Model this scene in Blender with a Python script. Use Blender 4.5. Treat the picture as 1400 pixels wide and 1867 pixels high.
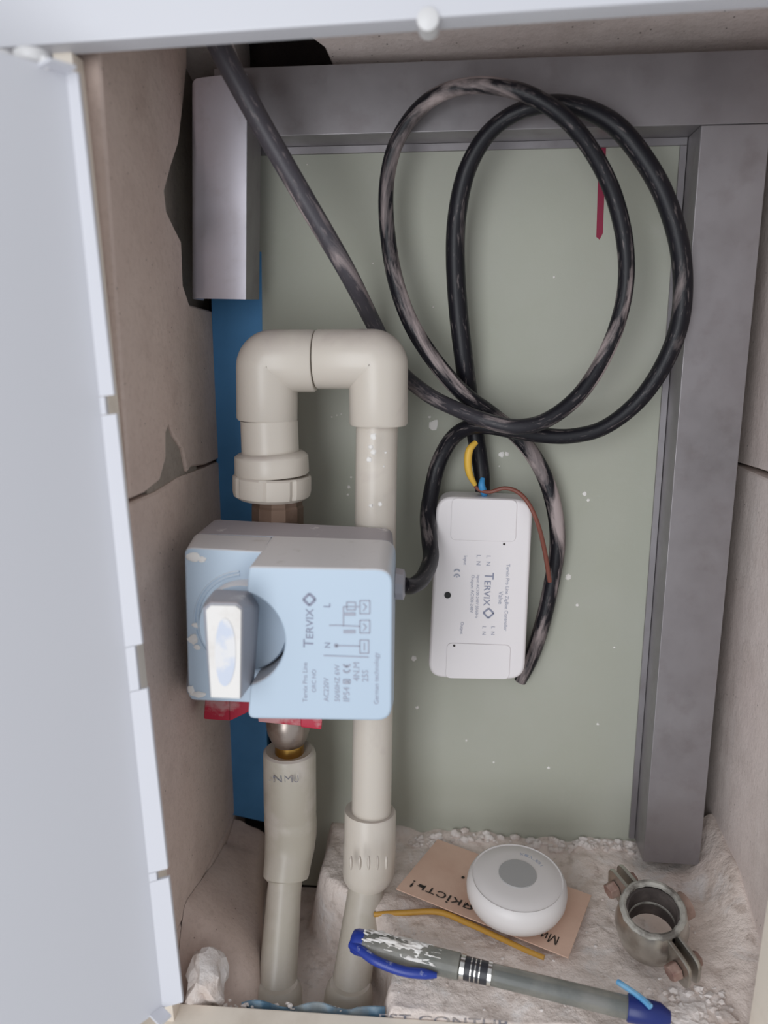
import bpy, bmesh, math, random
from mathutils import Vector, Matrix, noise

random.seed(7)
SC = bpy.context.scene
C = SC.collection
for _o in list(bpy.data.objects):
    bpy.data.objects.remove(_o)

# ---------------------------------------------------------------- camera, world, light
S = 0.75                      # design units (niche drawn with 25 mm pipe) -> metres (20 mm pipe)
FPX = 1402.0                  # focal length in pixels of the 1400x1867 frame
PITCH, YAW = math.radians(12.0), math.radians(5.5)
CAM = Vector((0.0, -0.52, 0.375))
FWD = Vector((-math.sin(YAW) * math.cos(PITCH), math.cos(YAW) * math.cos(PITCH), -math.sin(PITCH)))
RGT = Vector((math.cos(YAW), math.sin(YAW), 0.0))
UPV = RGT.cross(FWD)
cd = bpy.data.cameras.new('camera')
cd.sensor_fit = 'AUTO'; cd.sensor_width = 36.0; cd.lens = FPX / 1867.0 * 36.0
cd.clip_start = 0.01
cam = bpy.data.objects.new('camera', cd); C.objects.link(cam)
cam.matrix_world = Matrix(((RGT.x, UPV.x, -FWD.x, CAM.x * S), (RGT.y, UPV.y, -FWD.y, CAM.y * S),
                           (RGT.z, UPV.z, -FWD.z, CAM.z * S), (0, 0, 0, 1)))
SC.camera = cam
cd.dof.use_dof = True; cd.dof.focus_distance = 0.39; cd.dof.aperture_fstop = 6.0

w = bpy.data.worlds.new('daylight'); SC.world = w; w.use_nodes = True
w.node_tree.nodes['Background'].inputs[0].default_value = (0.93, 0.96, 1.0, 1)
w.node_tree.nodes['Background'].inputs[1].default_value = 0.57


def area(name, loc, target, size, power, col):
    l = bpy.data.lights.new(name, 'AREA'); l.shape = 'RECTANGLE'; l.size, l.size_y = size
    l.energy = power; l.color = col
    o = bpy.data.objects.new(name, l); C.objects.link(o); o.location = loc
    o.rotation_euler = (Vector(target) - Vector(loc)).to_track_quat('-Z', 'Y').to_euler()
    return o


area('window_light', (-0.30, -0.95, 0.22), (0.0, 0.0, 0.22), (0.42, 0.95), 5.0, (0.94, 0.97, 1.0))
SC.view_settings.view_transform = 'Standard'; SC.view_settings.look = 'None'
SC.view_settings.gamma = 1.0; SC.view_settings.use_curve_mapping = False
SC.view_settings.exposure = 0.0


# ---------------------------------------------------------------- rays from measured points onto real planes
def ray(px, py):
    return FWD * FPX + RGT * (px - 700.0) - UPV * (py - 933.5)


def at(px, py, Y):
    d = ray(px, py); return CAM + d * ((Y - CAM.y) / d.y)


def atz(px, py, Z):
    d = ray(px, py); return CAM + d * ((Z - CAM.z) / d.z)


def atx(px, py, X):
    d = ray(px, py); return CAM + d * ((X - CAM.x) / d.x)


def rad(px, p):              # radius in design units of px pixels at point p
    return px * (Vector(p) - CAM).dot(FWD) / FPX


# ---------------------------------------------------------------- mesh builder
def catmull(pts, sub):
    out = []
    n = len(pts)
    for i in range(n - 1):
        p0 = pts[max(i - 1, 0)]; p1 = pts[i]; p2 = pts[i + 1]; p3 = pts[min(i + 2, n - 1)]
        for k in range(sub):
            t = k / sub
            out.append(tuple(0.5 * ((2 * b) + (c - a) * t + (2 * a - 5 * b + 4 * c - d) * t * t + (3 * b - a - 3 * c + d) * t ** 3)
                             for a, b, c, d in zip(p0, p1, p2, p3)))
    out.append(tuple(pts[-1]))
    return out


class MB:
    def __init__(s):
        s.v = []; s.f = []; s.uv = {}

    def add(s, vs, fs):
        b = len(s.v); s.v += [Vector(x) for x in vs]; s.f += [tuple(b + i for i in f) for f in fs]
        return b

    def box(s, lo, hi):
        x0, y0, z0 = lo; x1, y1, z1 = hi
        return s.hexa([(x0, y0, z0), (x1, y0, z0), (x1, y0, z1), (x0, y0, z1),
                       (x0, y1, z0), (x1, y1, z0), (x1, y1, z1), (x0, y1, z1)])

    def hexa(s, p):          # 4 front corners then 4 back corners
        s.add(p, [(0, 1, 2, 3), (7, 6, 5, 4), (0, 4, 5, 1), (1, 5, 6, 2), (2, 6, 7, 3), (3, 7, 4, 0)]); return s

    def prism(s, outline, vec):
        n = len(outline); vec = Vector(vec)
        a = [Vector(p) for p in outline]; b = [p + vec for p in a]
        s.add(a + b, [tuple(range(n)), tuple(range(2 * n - 1, n - 1, -1))] +
              [(i, i + n, (i + 1) % n + n, (i + 1) % n) for i in range(n)])
        return s

    def tube(s, pts, radii, n=14, caps=True, flat=None, closed=False):
        pts = [Vector(p) for p in pts]; m = len(pts)
        if not hasattr(radii, '__len__'): radii = [radii] * m
        up = None; base = len(s.v); L = 0.0; ls = []
        for i in range(m):
            if closed: t = (pts[(i + 1) % m] - pts[i - 1]).normalized()
            else: t = (pts[min(i + 1, m - 1)] - pts[max(i - 1, 0)]).normalized()
            if up is None:
                up = t.orthogonal().normalized()
            up = (up - t * up.dot(t)).normalized(); si = t.cross(up)
            if i: L += (pts[i] - pts[i - 1]).length
            ls.append(L)
            for k in range(n):
                a = 2 * math.pi * k / n
                s.v.append(pts[i] + (up * math.cos(a) + si * math.sin(a)) * radii[i])
        lim = m if closed else m - 1
        for i in range(lim):
            for k in range(n):
                j = (i + 1) % m; k2 = (k + 1) % n
                f = (base + i * n + k, base + i * n + k2, base + j * n + k2, base + j * n + k)
                s.uv[len(s.f)] = [(ls[i], k / n), (ls[i], (k + 1) / n), (ls[j], (k + 1) / n), (ls[j], k / n)]
                s.f.append(f)
        if caps and not closed:
            s.f.append(tuple(base + k for k in range(n))[::-1])
            s.f.append(tuple(base + (m - 1) * n + k for k in range(n)))
        return s

    def rings(s, cs, n=40, axis=None, caps=True):
        """stack of discs: cs = [(centre, radius)], all perpendicular to one axis"""
        ax = Vector(axis).normalized() if axis is not None else (Vector(cs[-1][0]) - Vector(cs[0][0])).normalized()
        u = ax.cross(Vector((0, 1, 0)));
        if u.length < 0.1: u = ax.cross(Vector((1, 0, 0)))
        u.normalize(); w_ = ax.cross(u); base = len(s.v)
        for c, r in cs:
            for k in range(n):
                a = 2 * math.pi * k / n
                s.v.append(Vector(c) + (u * math.cos(a) + w_ * math.sin(a)) * r)
        for i in range(len(cs) - 1):
            for k in range(n):
                k2 = (k + 1) % n
                s.f.append((base + i * n + k, base + i * n + k2, base + (i + 1) * n + k2, base + (i + 1) * n + k))
        if caps:
            s.f.append(tuple(base + k for k in range(n))[::-1])
            s.f.append(tuple(base + (len(cs) - 1) * n + k for k in range(n)))
        return s

    def blob(s, c, r, seed=0, amp=0.25, sub=2, freq=1.6):
        bm = bmesh.new(); bmesh.ops.create_icosphere(bm, subdivisions=sub, radius=1)
        vs = []
        for v in bm.verts:
            k = 1 + amp * noise.noise(v.co * freq + Vector((seed * 3.1, seed * 1.7, 0)))
            vs.append((c[0] + v.co.x * r[0] * k, c[1] + v.co.y * r[1] * k, c[2] + v.co.z * r[2] * k))
        bm.verts.index_update()
        s.add(vs, [tuple(v.index for v in f.verts) for f in bm.faces]); bm.free()
        return s

    def build(s, name, mat, parent=None, bevel=0, seg=2, angle=35, smooth=True, recalc=True, loc=None):
        org = root_loc(parent) if parent is not None else Vector(loc) * S if loc is not None else Vector((0, 0, 0))
        me = bpy.data.meshes.new(name)
        me.from_pydata([(v * S - org)[:] for v in s.v], [], s.f)
        if s.uv:
            ul = me.uv_layers.new(name='along')
            for pi, uvs in s.uv.items():
                for li, t in zip(me.polygons[pi].loop_indices, uvs): ul.data[li].uv = t
        bm = bmesh.new(); bm.from_mesh(me)
        if recalc: bmesh.ops.recalc_face_normals(bm, faces=bm.faces)
        if bevel:
            es = [e for e in bm.edges if len(e.link_faces) == 2 and e.calc_face_angle(0) > math.radians(30)]
            bmesh.ops.bevel(bm, geom=es, offset=bevel * S, segments=seg, profile=0.5, affect='EDGES', clamp_overlap=True)
        bm.to_mesh(me); bm.free()
        me.polygons.foreach_set('use_smooth', [smooth] * len(me.polygons))
        if smooth: me.set_sharp_from_angle(angle=math.radians(angle))
        o = bpy.data.objects.new(name, me); C.objects.link(o)
        if bevel and smooth:
            wn = o.modifiers.new('weighted_normal', 'WEIGHTED_NORMAL'); wn.keep_sharp = True; wn.weight = 100
        if mat is not None: me.materials.append(mat)
        if parent is not None: o.parent = parent
        elif loc is not None: o.location = org
        return o


def root_loc(o):
    while o.parent is not None: o = o.parent
    return Vector(o.location)


def tag(o, label=None, cat=None, group=None, kind=None):
    if label: o['label'] = label
    if cat: o['category'] = cat
    if group: o['group'] = group
    if kind: o['kind'] = kind
    return o


def thing(name, label, cat, loc, group=None):
    o = bpy.data.objects.new(name, None); C.objects.link(o); o.location = Vector(loc) * S
    o.empty_display_size = 0.01
    return tag(o, label, cat, group)


def lettering(txt, p0, p1, normal, mat, parent, cap=None, name='lettering', lift=0.0003):
    """text whose baseline runs from p0 to p1 (design units) on a plane with the given normal"""
    fc = bpy.data.curves.new('t', 'FONT'); fc.body = txt; fc.size = 1.0; fc.resolution_u = 3
    to = bpy.data.objects.new('t', fc)
    me = bpy.data.meshes.new_from_object(to)
    vs = [v.co.copy() for v in me.vertices]; fs = [tuple(p.vertices) for p in me.polygons]
    bpy.data.objects.remove(to); bpy.data.curves.remove(fc); bpy.data.meshes.remove(me)
    x0 = min(v.x for v in vs); x1 = max(v.x for v in vs); y1 = max(v.y for v in vs)
    p0 = Vector(p0); p1 = Vector(p1); r = (p1 - p0); wd = r.length; r.normalize()
    nrm = Vector(normal).normalized(); u = nrm.cross(r).normalized(); nrm = r.cross(u)
    k = wd / (x1 - x0); ky = k if cap is None else cap / 0.72
    m = MB(); m.add([p0 + r * ((v.x - x0) * k) + u * (v.y * ky) + nrm * lift for v in vs], fs)
    return m.build(name, mat, parent, smooth=False, recalc=False)


def rrect(corners, r, n=5):
    """rounded polygon from 4 corner points (3-D, coplanar)"""
    out = []; m = len(corners); cs = [Vector(c) for c in corners]
    for i in range(m):
        p = cs[i]; a = (cs[i - 1] - p).normalized(); b = (cs[(i + 1) % m] - p).normalized()
        rr = r if not hasattr(r, '__len__') else r[i]
        if rr <= 0: out.append(p); continue
        for k in range(n + 1):
            t = k / n
            q0 = p + a * rr; q1 = p + b * rr
            out.append(q0 * (1 - t) ** 2 + p * 2 * t * (1 - t) + q1 * t * t)
    return out


# ---------------------------------------------------------------- materials
def lin(c):
    return tuple(((x / 255) / 12.92 if x / 255 <= 0.04045 else ((x / 255 + 0.055) / 1.055) ** 2.4) for x in c) + (1,)


class Mat:
    def __init__(s, name, col, rough=0.6, metal=0.0):
        s.m = bpy.data.materials.new(name); s.m.use_nodes = True; s.t = s.m.node_tree; s.n = s.t.nodes
        s.b = s.n['Principled BSDF']; s.b.inputs['Roughness'].default_value = rough
        s.b.inputs['Metallic'].default_value = metal; s.b.inputs['Base Color'].default_value = lin(col)
        s.c = None; s.co = None; s.col0 = lin(col)

    def coord(s, scale=(1, 1, 1), uv=False):
        tc = s.n.new('ShaderNodeTexCoord'); mp = s.n.new('ShaderNodeMapping')
        mp.inputs['Scale'].default_value = scale
        s.t.links.new(tc.outputs['UV' if uv else 'Object'], mp.inputs[0]); return mp.outputs[0]

    def noise(s, scale, detail=4, stretch=(1, 1, 1), uv=False, rough=0.6, dist=0.0):
        nt = s.n.new('ShaderNodeTexNoise'); nt.inputs['Scale'].default_value = scale
        nt.inputs['Detail'].default_value = detail; nt.inputs['Roughness'].default_value = rough
        nt.inputs['Distortion'].default_value = dist
        s.t.links.new(s.coord(stretch, uv), nt.inputs['Vector']); return nt.outputs['Fac']

    def ramp(s, fac, lo, hi, v0=0.0, v1=1.0):
        mr = s.n.new('ShaderNodeMapRange'); mr.inputs[1].default_value = lo; mr.inputs[2].default_value = hi
        mr.inputs[3].default_value = v0; mr.inputs[4].default_value = v1
        s.t.links.new(fac, mr.inputs[0]); return mr.outputs[0]

    def mul(s, a, b, op='MULTIPLY'):
        mt = s.n.new('ShaderNodeMath'); mt.operation = op
        s.t.links.new(a, mt.inputs[0])
        if hasattr(b, 'is_output'): s.t.links.new(b, mt.inputs[1])
        else: mt.inputs[1].default_value = b
        return mt.outputs[0]

    def up(s, lo=0.2, hi=0.9):
        g = s.n.new('ShaderNodeNewGeometry'); x = s.n.new('ShaderNodeSeparateXYZ')
        s.t.links.new(g.outputs['Normal'], x.inputs[0]); return s.ramp(x.outputs[2], lo, hi)

    def mix(s, fac, col):
        mx = s.n.new('ShaderNodeMix'); mx.data_type = 'RGBA'
        s.t.links.new(fac, mx.inputs[0])
        if s.c is None: mx.inputs[6].default_value = s.col0
        else: s.t.links.new(s.c, mx.inputs[6])
        mx.inputs[7].default_value = lin(col); s.c = mx.outputs[2]
        s.t.links.new(s.c, s.b.inputs['Base Color']); return s

    def bump(s, fac, strength=0.3, dist=0.001):
        bp = s.n.new('ShaderNodeBump'); bp.inputs['Strength'].default_value = strength
        bp.inputs['Distance'].default_value = dist
        s.t.links.new(fac, bp.inputs['Height'])
        if s.b.inputs['Normal'].is_linked:
            s.t.links.new(s.b.inputs['Normal'].links[0].from_socket, bp.inputs['Normal'])
        s.t.links.new(bp.outputs[0], s.b.inputs['Normal']); return s

    def rough(s, fac):
        s.t.links.new(fac, s.b.inputs['Roughness']); return s

    def pits(s, scale, size):
        vt = s.n.new('ShaderNodeTexVoronoi'); vt.inputs['Scale'].default_value = scale
        s.t.links.new(s.coord(), vt.inputs['Vector']); return s.ramp(vt.outputs['Distance'], size, size * 0.5)


M = {}


def concrete(name, col, dark, light):
    m = Mat(name, col, 0.95)
    m.mix(m.ramp(m.noise(14, 5), 0.42, 0.7), light)
    m.mix(m.mul(m.ramp(m.noise(30, 6), 0.5, 0.8), 0.6), dark)
    m.mix(m.mul(m.ramp(m.noise(420, 3), 0.5, 0.75), 0.35), dark)
    m.mix(m.mul(m.mul(m.pits(230, 0.13), m.ramp(m.noise(60, 2), 0.5, 0.6)), 0.75), (96, 82, 76))
    m.bump(m.noise(500, 4), 0.35, 0.0007); m.bump(m.noise(60, 5), 0.4, 0.002)
    return m.m


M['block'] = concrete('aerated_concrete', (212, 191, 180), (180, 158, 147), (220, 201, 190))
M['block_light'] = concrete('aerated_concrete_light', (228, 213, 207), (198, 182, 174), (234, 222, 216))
M['mortar'] = concrete('grey_mortar', (156, 146, 136), (120, 110, 102), (170, 160, 150))
m = Mat('dark_rubble', (70, 60, 58), 1.0); m.bump(m.noise(90, 5), 0.8, 0.004); M['dark'] = m.m
m = Mat('plaster_floor', (236, 222, 214), 0.95)
m.mix(m.ramp(m.noise(22, 6), 0.5, 0.72), (214, 197, 186)); m.mix(m.ramp(m.noise(48, 6, dist=0.6), 0.54, 0.7), (238, 231, 228))
m.mix(m.mul(m.ramp(m.noise(120, 4), 0.56, 0.7), 0.6), (182, 164, 153))
m.bump(m.noise(70, 7), 0.8, 0.004); m.bump(m.noise(380, 4), 0.5, 0.001); M['plaster'] = m.m
m = Mat('plaster_crumb', (236, 228, 224), 0.95); m.mix(m.ramp(m.noise(60, 4), 0.45, 0.65), (214, 200, 192))
m.bump(m.noise(200, 4), 0.7, 0.002); M['crumb'] = m.m
m = Mat('green_board', (174, 175, 162), 0.75)
m.mix(m.ramp(m.noise(9, 4), 0.4, 0.75), (180, 180, 170)); m.mix(m.mul(m.ramp(m.noise(5, 3), 0.5, 0.75), 0.6), (164, 166, 148))
m.mix(m.mul(m.ramp(m.noise(420, 3), 0.55, 0.75), 0.35), (176, 180, 168))
m.mix(m.mul(m.ramp(m.noise(26, 6, dist=1.0), 0.62, 0.75), 0.5), (182, 182, 172))
m.bump(m.noise(600, 3), 0.12, 0.0005); M['green'] = m.m


def galv(name, col, ca, cb):
    m = Mat(name, col, 0.42, 0.6)
    m.mix(m.ramp(m.noise(16, 5, (1, 1, 1)), 0.35, 0.7), ca); m.mix(m.mul(m.ramp(m.noise(70, 6), 0.52, 0.75), 0.5), cb)
    m.rough(m.ramp(m.noise(40, 5), 0.3, 0.7, 0.34, 0.55)); m.bump(m.noise(4, 2, (1, 1, 0.4)), 0.12, 0.01)
    return m.m


M['galv_lit'] = galv('galvanised_steel_lit', (222, 219, 230), (210, 206, 214), (188, 182, 186))  # same steel, lightened for the light the stub's front reflects
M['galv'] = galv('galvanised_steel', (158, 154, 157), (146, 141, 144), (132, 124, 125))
m = Mat('blue_foam', (84, 150, 206), 0.6); m.mix(m.ramp(m.noise(30, 4), 0.4, 0.7), (76, 140, 194)); M['blue_foam'] = m.m
m = Mat('white_enamel', (213, 213, 219), 0.4); m.bump(m.noise(6, 2), 0.05, 0.004); M['enamel'] = m.m
m = Mat('cream_enamel', (242, 231, 217), 0.5); m.mix(m.mul(m.ramp(m.noise(30, 5), 0.5, 0.7), 0.7), (220, 207, 192)); M['cream'] = m.m
m = Mat('hinge_plastic', (224, 222, 222), 0.4); M['hinge'] = m.m


def ppr(name, col, dust, dirty=False):
    m = Mat(name, col, 0.33)
    m.mix(m.mul(m.up(0.1, 0.95), m.ramp(m.noise(45, 5), 0.38, 0.6, 0.2, 0.9)), dust)
    m.mix(m.mul(m.ramp(m.noise(34, 6, dist=0.5), 0.58, 0.72), 0.6), dust)
    if dirty:
        m.mix(m.mul(m.ramp(m.noise(40, 7), 0.52, 0.70), 0.6), (216, 206, 199)); m.mix(m.mul(m.ramp(m.noise(25, 7), 0.5, 0.7), 0.45), (158, 144, 130))
    m.bump(m.noise(90, 3), 0.08, 0.0008)
    m.b.inputs['Subsurface Weight'].default_value = 0.05; m.b.inputs['Subsurface Radius'].default_value = (0.004, 0.003, 0.002)
    return m.m


M['ppr'] = ppr('cream_pipe_plastic', (212, 203, 192), (196, 184, 177))
M['ppr_dusty'] = ppr('dusty_pipe_plastic', (190, 182, 168), (206, 196, 188), True)
m = Mat('brass', (190, 150, 80), 0.28, 1.0); m.mix(m.mul(m.ramp(m.noise(120, 4), 0.5, 0.7), 0.5), (140, 112, 74)); M['brass'] = m.m
m = Mat('dull_nickel', (178, 166, 158), 0.32, 0.9); m.mix(m.ramp(m.noise(80, 4), 0.45, 0.7), (140, 122, 112)); M['nickel'] = m.m
m = Mat('dark_brass', (126, 104, 90), 0.45, 0.7); m.mix(m.ramp(m.noise(60, 4), 0.45, 0.7), (150, 128, 116)); M['dark_brass'] = m.m
m = Mat('red_vinyl', (186, 34, 62), 0.4); m.mix(m.mul(m.ramp(m.noise(60, 5), 0.5, 0.62), 0.7), (205, 168, 166)); M['red'] = m.m
m = Mat('red_marker', (142, 36, 66), 0.7); M['marker'] = m.m


def actplastic(name, col, dust, full):
    m = Mat(name, col, 0.42)
    m.mix(m.mul(m.up(0.3, 0.9), full), dust)
    m.mix(m.mul(m.up(0.3, 0.9), m.ramp(m.noise(90, 5), 0.6, 0.68)), (216, 210, 208))
    return m.m


M['act_blue'] = actplastic('pale_blue_plastic', (188, 204, 220), (232, 225, 223), 0.9)
M['act_grey'] = actplastic('grey_plastic', (158, 158, 166), (178, 169, 172), 0.9)
m = Mat('plaster_smear', (236, 232, 228), 0.9); m.mix(m.ramp(m.noise(60, 4), 0.5, 0.7), (222, 216, 210)); M['smear'] = m.m
m = Mat('knob_bare', (206, 212, 226), 0.5); m.mix(m.ramp(m.noise(70, 5), 0.48, 0.6), (228, 226, 226)); M['bare'] = m.m
m = Mat('print_grey', (146, 149, 168), 0.7); M['print'] = m.m
m = Mat('print_faint', (172, 175, 189), 0.7); M['print_faint'] = m.m
m = Mat('print_black', (52, 46, 42), 0.7); M['ink'] = m.m
m = Mat('ink_blue', (112, 112, 122), 0.7); m.mix(m.ramp(m.noise(400, 3), 0.45, 0.6), (160, 152, 148)); M['ink_worn'] = m.m
m = Mat('white_plastic', (234, 228, 229), 0.35); M['white'] = m.m
m = Mat('sensor_white', (222, 216, 214), 0.4); M['sensor'] = m.m
m = Mat('sensor_grey', (166, 164, 163), 0.5); M['sensor_grey'] = m.m
m = Mat('black_hole', (18, 18, 20), 0.6); M['black'] = m.m


def cable(name, col, dust, lo, hi, amt, lead=False):
    m = Mat(name, col, 0.45); m.b.inputs['Specular IOR Level'].default_value = 0.35
    if lead:          # the stretch nearest the wall opening carries an even film of dust
        x = m.n.new('ShaderNodeSeparateXYZ'); m.t.links.new(m.coord((1, 1, 1), True), x.inputs[0])
        m.mix(m.ramp(x.outputs[0], 0.24, 0.38, 0.24, 0.0), (140, 134, 142))
    f = m.ramp(m.noise(13, 6, (1.0, 0.16, 1), uv=True, dist=0.6), lo, hi)
    m.mix(m.mul(f, amt), dust)
    m.mix(m.mul(m.ramp(m.noise(160, 5, (0.5, 0.10, 1), uv=True), 0.58, 0.72), 0.35), dust)
    m.rough(m.ramp(f, 0, 1, 0.42, 0.8))
    return m.m


M['cable'] = cable('black_sheath', (22, 21, 28), (176, 162, 160), 0.585, 0.74, 0.8)
M['cable_grey'] = cable('dusty_black_sheath', (22, 21, 28), (192, 176, 174), 0.535, 0.67, 0.8, True)
for k, c in {'wire_yellow': (226, 180, 70), 'wire_brown': (126, 72, 60), 'wire_blue': (60, 140, 196), 'ochre': (196, 146, 56)}.items():
    M[k] = Mat(k, c, 0.45).m
m = Mat('kraft_card', (222, 188, 168), 0.85); m.mix(m.ramp(m.noise(40, 5), 0.4, 0.7), (212, 174, 154)); m.bump(m.noise(600, 3), 0.1, 0.0004); M['kraft'] = m.m
m = Mat('zinc', (190, 186, 178), 0.3, 0.9); m.mix(m.ramp(m.noise(50, 5), 0.45, 0.65), (150, 142, 132)); M['zinc'] = m.m
m = Mat('clamp_lining', (172, 168, 160), 0.7, 0.2); m.mix(m.ramp(m.noise(80, 5), 0.45, 0.6), (104, 98, 92)); m.bump(m.noise(160, 4), 0.6, 0.001); M['lining'] = m.m
m = Mat('ring_shade', (74, 66, 64), 0.7); m.mix(m.ramp(m.noise(60, 5), 0.45, 0.65), (110, 100, 96)); M['shade'] = m.m  # dark tone standing for the shade inside the clamp ring
m = Mat('rusty_bolt', (176, 150, 138), 0.6, 0.4); m.mix(m.ramp(m.noise(80, 4), 0.45, 0.65), (132, 98, 90)); M['rust'] = m.m
m = Mat('pen_blue', (34, 58, 150), 0.3); m.mix(m.mul(m.ramp(m.noise(150, 5), 0.6, 0.68), 0.8), (190, 196, 214)); M['pen_blue'] = m.m
m = Mat('pen_dark_blue', (26, 42, 112), 0.35); M['pen_dark'] = m.m
m = Mat('pen_clear', (150, 152, 146), 0.2); m.b.inputs['Transmission Weight'].default_value = 0.55; m.b.inputs['IOR'].default_value = 1.3
m.mix(m.ramp(m.noise(50, 5), 0.45, 0.65), (178, 176, 168)); M['pen_clear'] = m.m
m = Mat('chrome', (215, 213, 210), 0.15, 1.0); M['chrome'] = m.m
m = Mat('pen_grip', (46, 46, 52), 0.35); M['grip'] = m.m
m = Mat('film_blue', (88, 124, 150), 0.5); m.mix(m.ramp(m.noise(60, 5), 0.45, 0.65), (150, 158, 162)); M['film'] = m.m
m = Mat('sky_blue_plastic', (96, 164, 214), 0.4); m.mix(m.ramp(m.noise(90, 4), 0.5, 0.65), (140, 192, 226)); M['sky'] = m.m
m = Mat('room_paint', (214, 212, 210), 0.8); M['paint'] = m.m

# ---------------------------------------------------------------- setting
XL, XR, ZC = -0.176, 0.200, 0.556

# rear masonry behind board and strip
tag(MB().box((-0.26, 0.062, -0.12), (0.30, 0.09, 0.64)).build('wall_rear', M['dark']), kind='structure')
# green moisture-proof board
back = MB()
back.box((-0.142, 0.030, -0.06), (0.172, 0.0615, 0.53))
wb = tag(back.build('wall_back', M['green'], bevel=0.0008), kind='structure')
mk = [at(1092, 268, .0298), at(1105, 266, .0298), at(1099, 425, .0298), at(1093, 437, .0298), at(1087, 432, .0298)]
tag(MB().prism(mk, (0, 0.0006, 0)).build('red_mark', M['marker'], wb), 'dark red marker stroke on the green board')
sp = MB()


def splat(mb, px, py, r, seed, Y=.0300, e=1.0):
    p = at(px, py, Y); k = rad(r, p); mb.blob(p, (k * e, 0.0006, k), seed, 0.5, 2, 1.8)


for i, (px, py, r) in enumerate([(791, 775, 9), (783, 760, 2.5), (914, 829, 5), (924, 828, 4), (910, 850, 1.6), (1036, 1052, 5.5),
                                 (1052, 1103, 3), (1066, 900, 4), (1072, 912, 3), (636, 888, 3), (634, 902, 2.5), (640, 870, 2),
                                 (605, 760, 1.5), (614, 757, 1.5), (622, 755, 1.4), (1180, 690, 2.2), (1010, 505, 2), (790, 560, 1.6),
                                 (755, 1200, 5), (760, 1290, 3), (1090, 1320, 2.5), (1000, 1400, 2.5), (900, 1390, 2), (850, 1350, 2),
                                 (1120, 1180, 2), (560, 300, 1.5), (680, 480, 1.4)]):
    splat(sp, px, py, r, i)
tag(sp.build('paint_splatter', M['smear'], wb), kind='stuff')


# left wall of aerated blocks: outlines drawn in the plane of the wall, extruded sideways
def wall_piece(pts, X, dx, mat, parent, seed=0, jag=0.0):
    q = []
    for i, p in enumerate(pts):
        a = Vector((X, p[0], p[1]))
        q.append(a)
    return MB().prism(q, (dx, 0, 0)).build('block', mat, parent, bevel=0.0012, seg=1)


wl = MB().box((-0.24, -0.1255, -0.12), (XL - 0.012, 0.061, 0.64)).build('wall_left', M['mortar'])
tag(wl, kind='structure')


def lz(px, py): return atx(px, py, XL).z


zj1 = (lz(250, 905) + lz(398, 842)) / 2; zj2 = (lz(330, 1652) + lz(411, 1545)) / 2
f0 = -0.1255
top = [(f0, 0.62), (f0, zj1 + .0012), (-0.105, zj1 + .0010), (-0.083, zj1 + .004)]
# wedge-shaped chip over the joint
top += [tuple(atx(x, y, XL)[1:]) for x, y in ((293, 872), (303, 835), (303, 790), (310, 770), (318, 795), (334, 820), (342, 862))]
top += [(-0.028, zj1 + .004), (0.0, zj1 + .0012), (0.0605, zj1 + .0010), (0.0605, 0.40)]
top += [tuple(atx(x, y, XL)[1:]) for x, y in ((346, 556), (334, 520), (331, 440), (318, 415), (304, 385), (300, 350), (312, 305), (326, 262), (333, 200), (338, 150), (341, 120))]
top += [(0.01, 0.62)]
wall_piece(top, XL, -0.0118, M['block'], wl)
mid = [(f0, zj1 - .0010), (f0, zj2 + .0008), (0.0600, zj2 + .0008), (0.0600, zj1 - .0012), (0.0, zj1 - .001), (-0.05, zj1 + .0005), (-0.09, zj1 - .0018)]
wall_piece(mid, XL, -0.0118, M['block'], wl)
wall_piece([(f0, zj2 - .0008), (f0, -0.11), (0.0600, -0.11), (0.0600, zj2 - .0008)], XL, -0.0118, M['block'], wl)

MB().box((XL - .0119, -0.098, zj1 - .004), (XL - .0022, -0.012, zj1 + .052)).build('mortar_patch', M['mortar'], wl)
# right wall, two blocks with the joint and a mortar patch
wr = tag(MB().box((XR + 0.012, -0.1255, -0.12), (0.28, 0.061, 0.64)).build('wall_right', M['mortar']), kind='structure')
zr = atx(1380, 862, XR).z
rt = [(f0, 0.62), (f0, zr + .03), (-0.06, zr + .03), (-0.035, zr + .022), (-0.02, zr + .004), (0.0600, zr + .0012), (0.0600, 0.62)]
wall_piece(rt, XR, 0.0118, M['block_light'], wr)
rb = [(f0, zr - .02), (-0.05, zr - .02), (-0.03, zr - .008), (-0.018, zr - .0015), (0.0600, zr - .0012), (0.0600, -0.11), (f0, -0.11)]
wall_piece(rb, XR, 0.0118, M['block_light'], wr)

MB().box((XR + .0022, f0, zr - .022), (XR + .0119, -0.017, zr + .032)).build('mortar_patch', M['mortar'], wr)
# lintel (ceiling) with the chipped notch above the frame; front tilt added to catch more light
ce = [Vector((x, y, ZC - .004 + max(0, .02 - y) * .42)) for x, y in ((-0.19, -0.1255), (0.215, -0.1255), (0.215, 0.0615), (-0.085, 0.0615), (-0.088, 0.004), (-0.098, -0.006),
                                      (-0.115, -0.010), (-0.132, -0.008), (-0.145, -0.001), (-0.150, 0.0615), (-0.19, 0.0615))]
cl = tag(MB().box((-0.24, -0.1255, ZC + 0.090), (0.28, 0.0615, 0.70)).build('ceiling', M['dark']), kind='structure')
MB().prism(ce, (0, 0, 0.03)).build('lintel_slab', M['block_light'], cl, bevel=0.0015, seg=1)

# floor: dusty plaster ledge on the right, pit round the pipes, sloping screed on the left
def sstep(a, b, x):
    t = max(0.0, min(1.0, (x - a) / (b - a))); return t * t * (3 - 2 * t)


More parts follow.
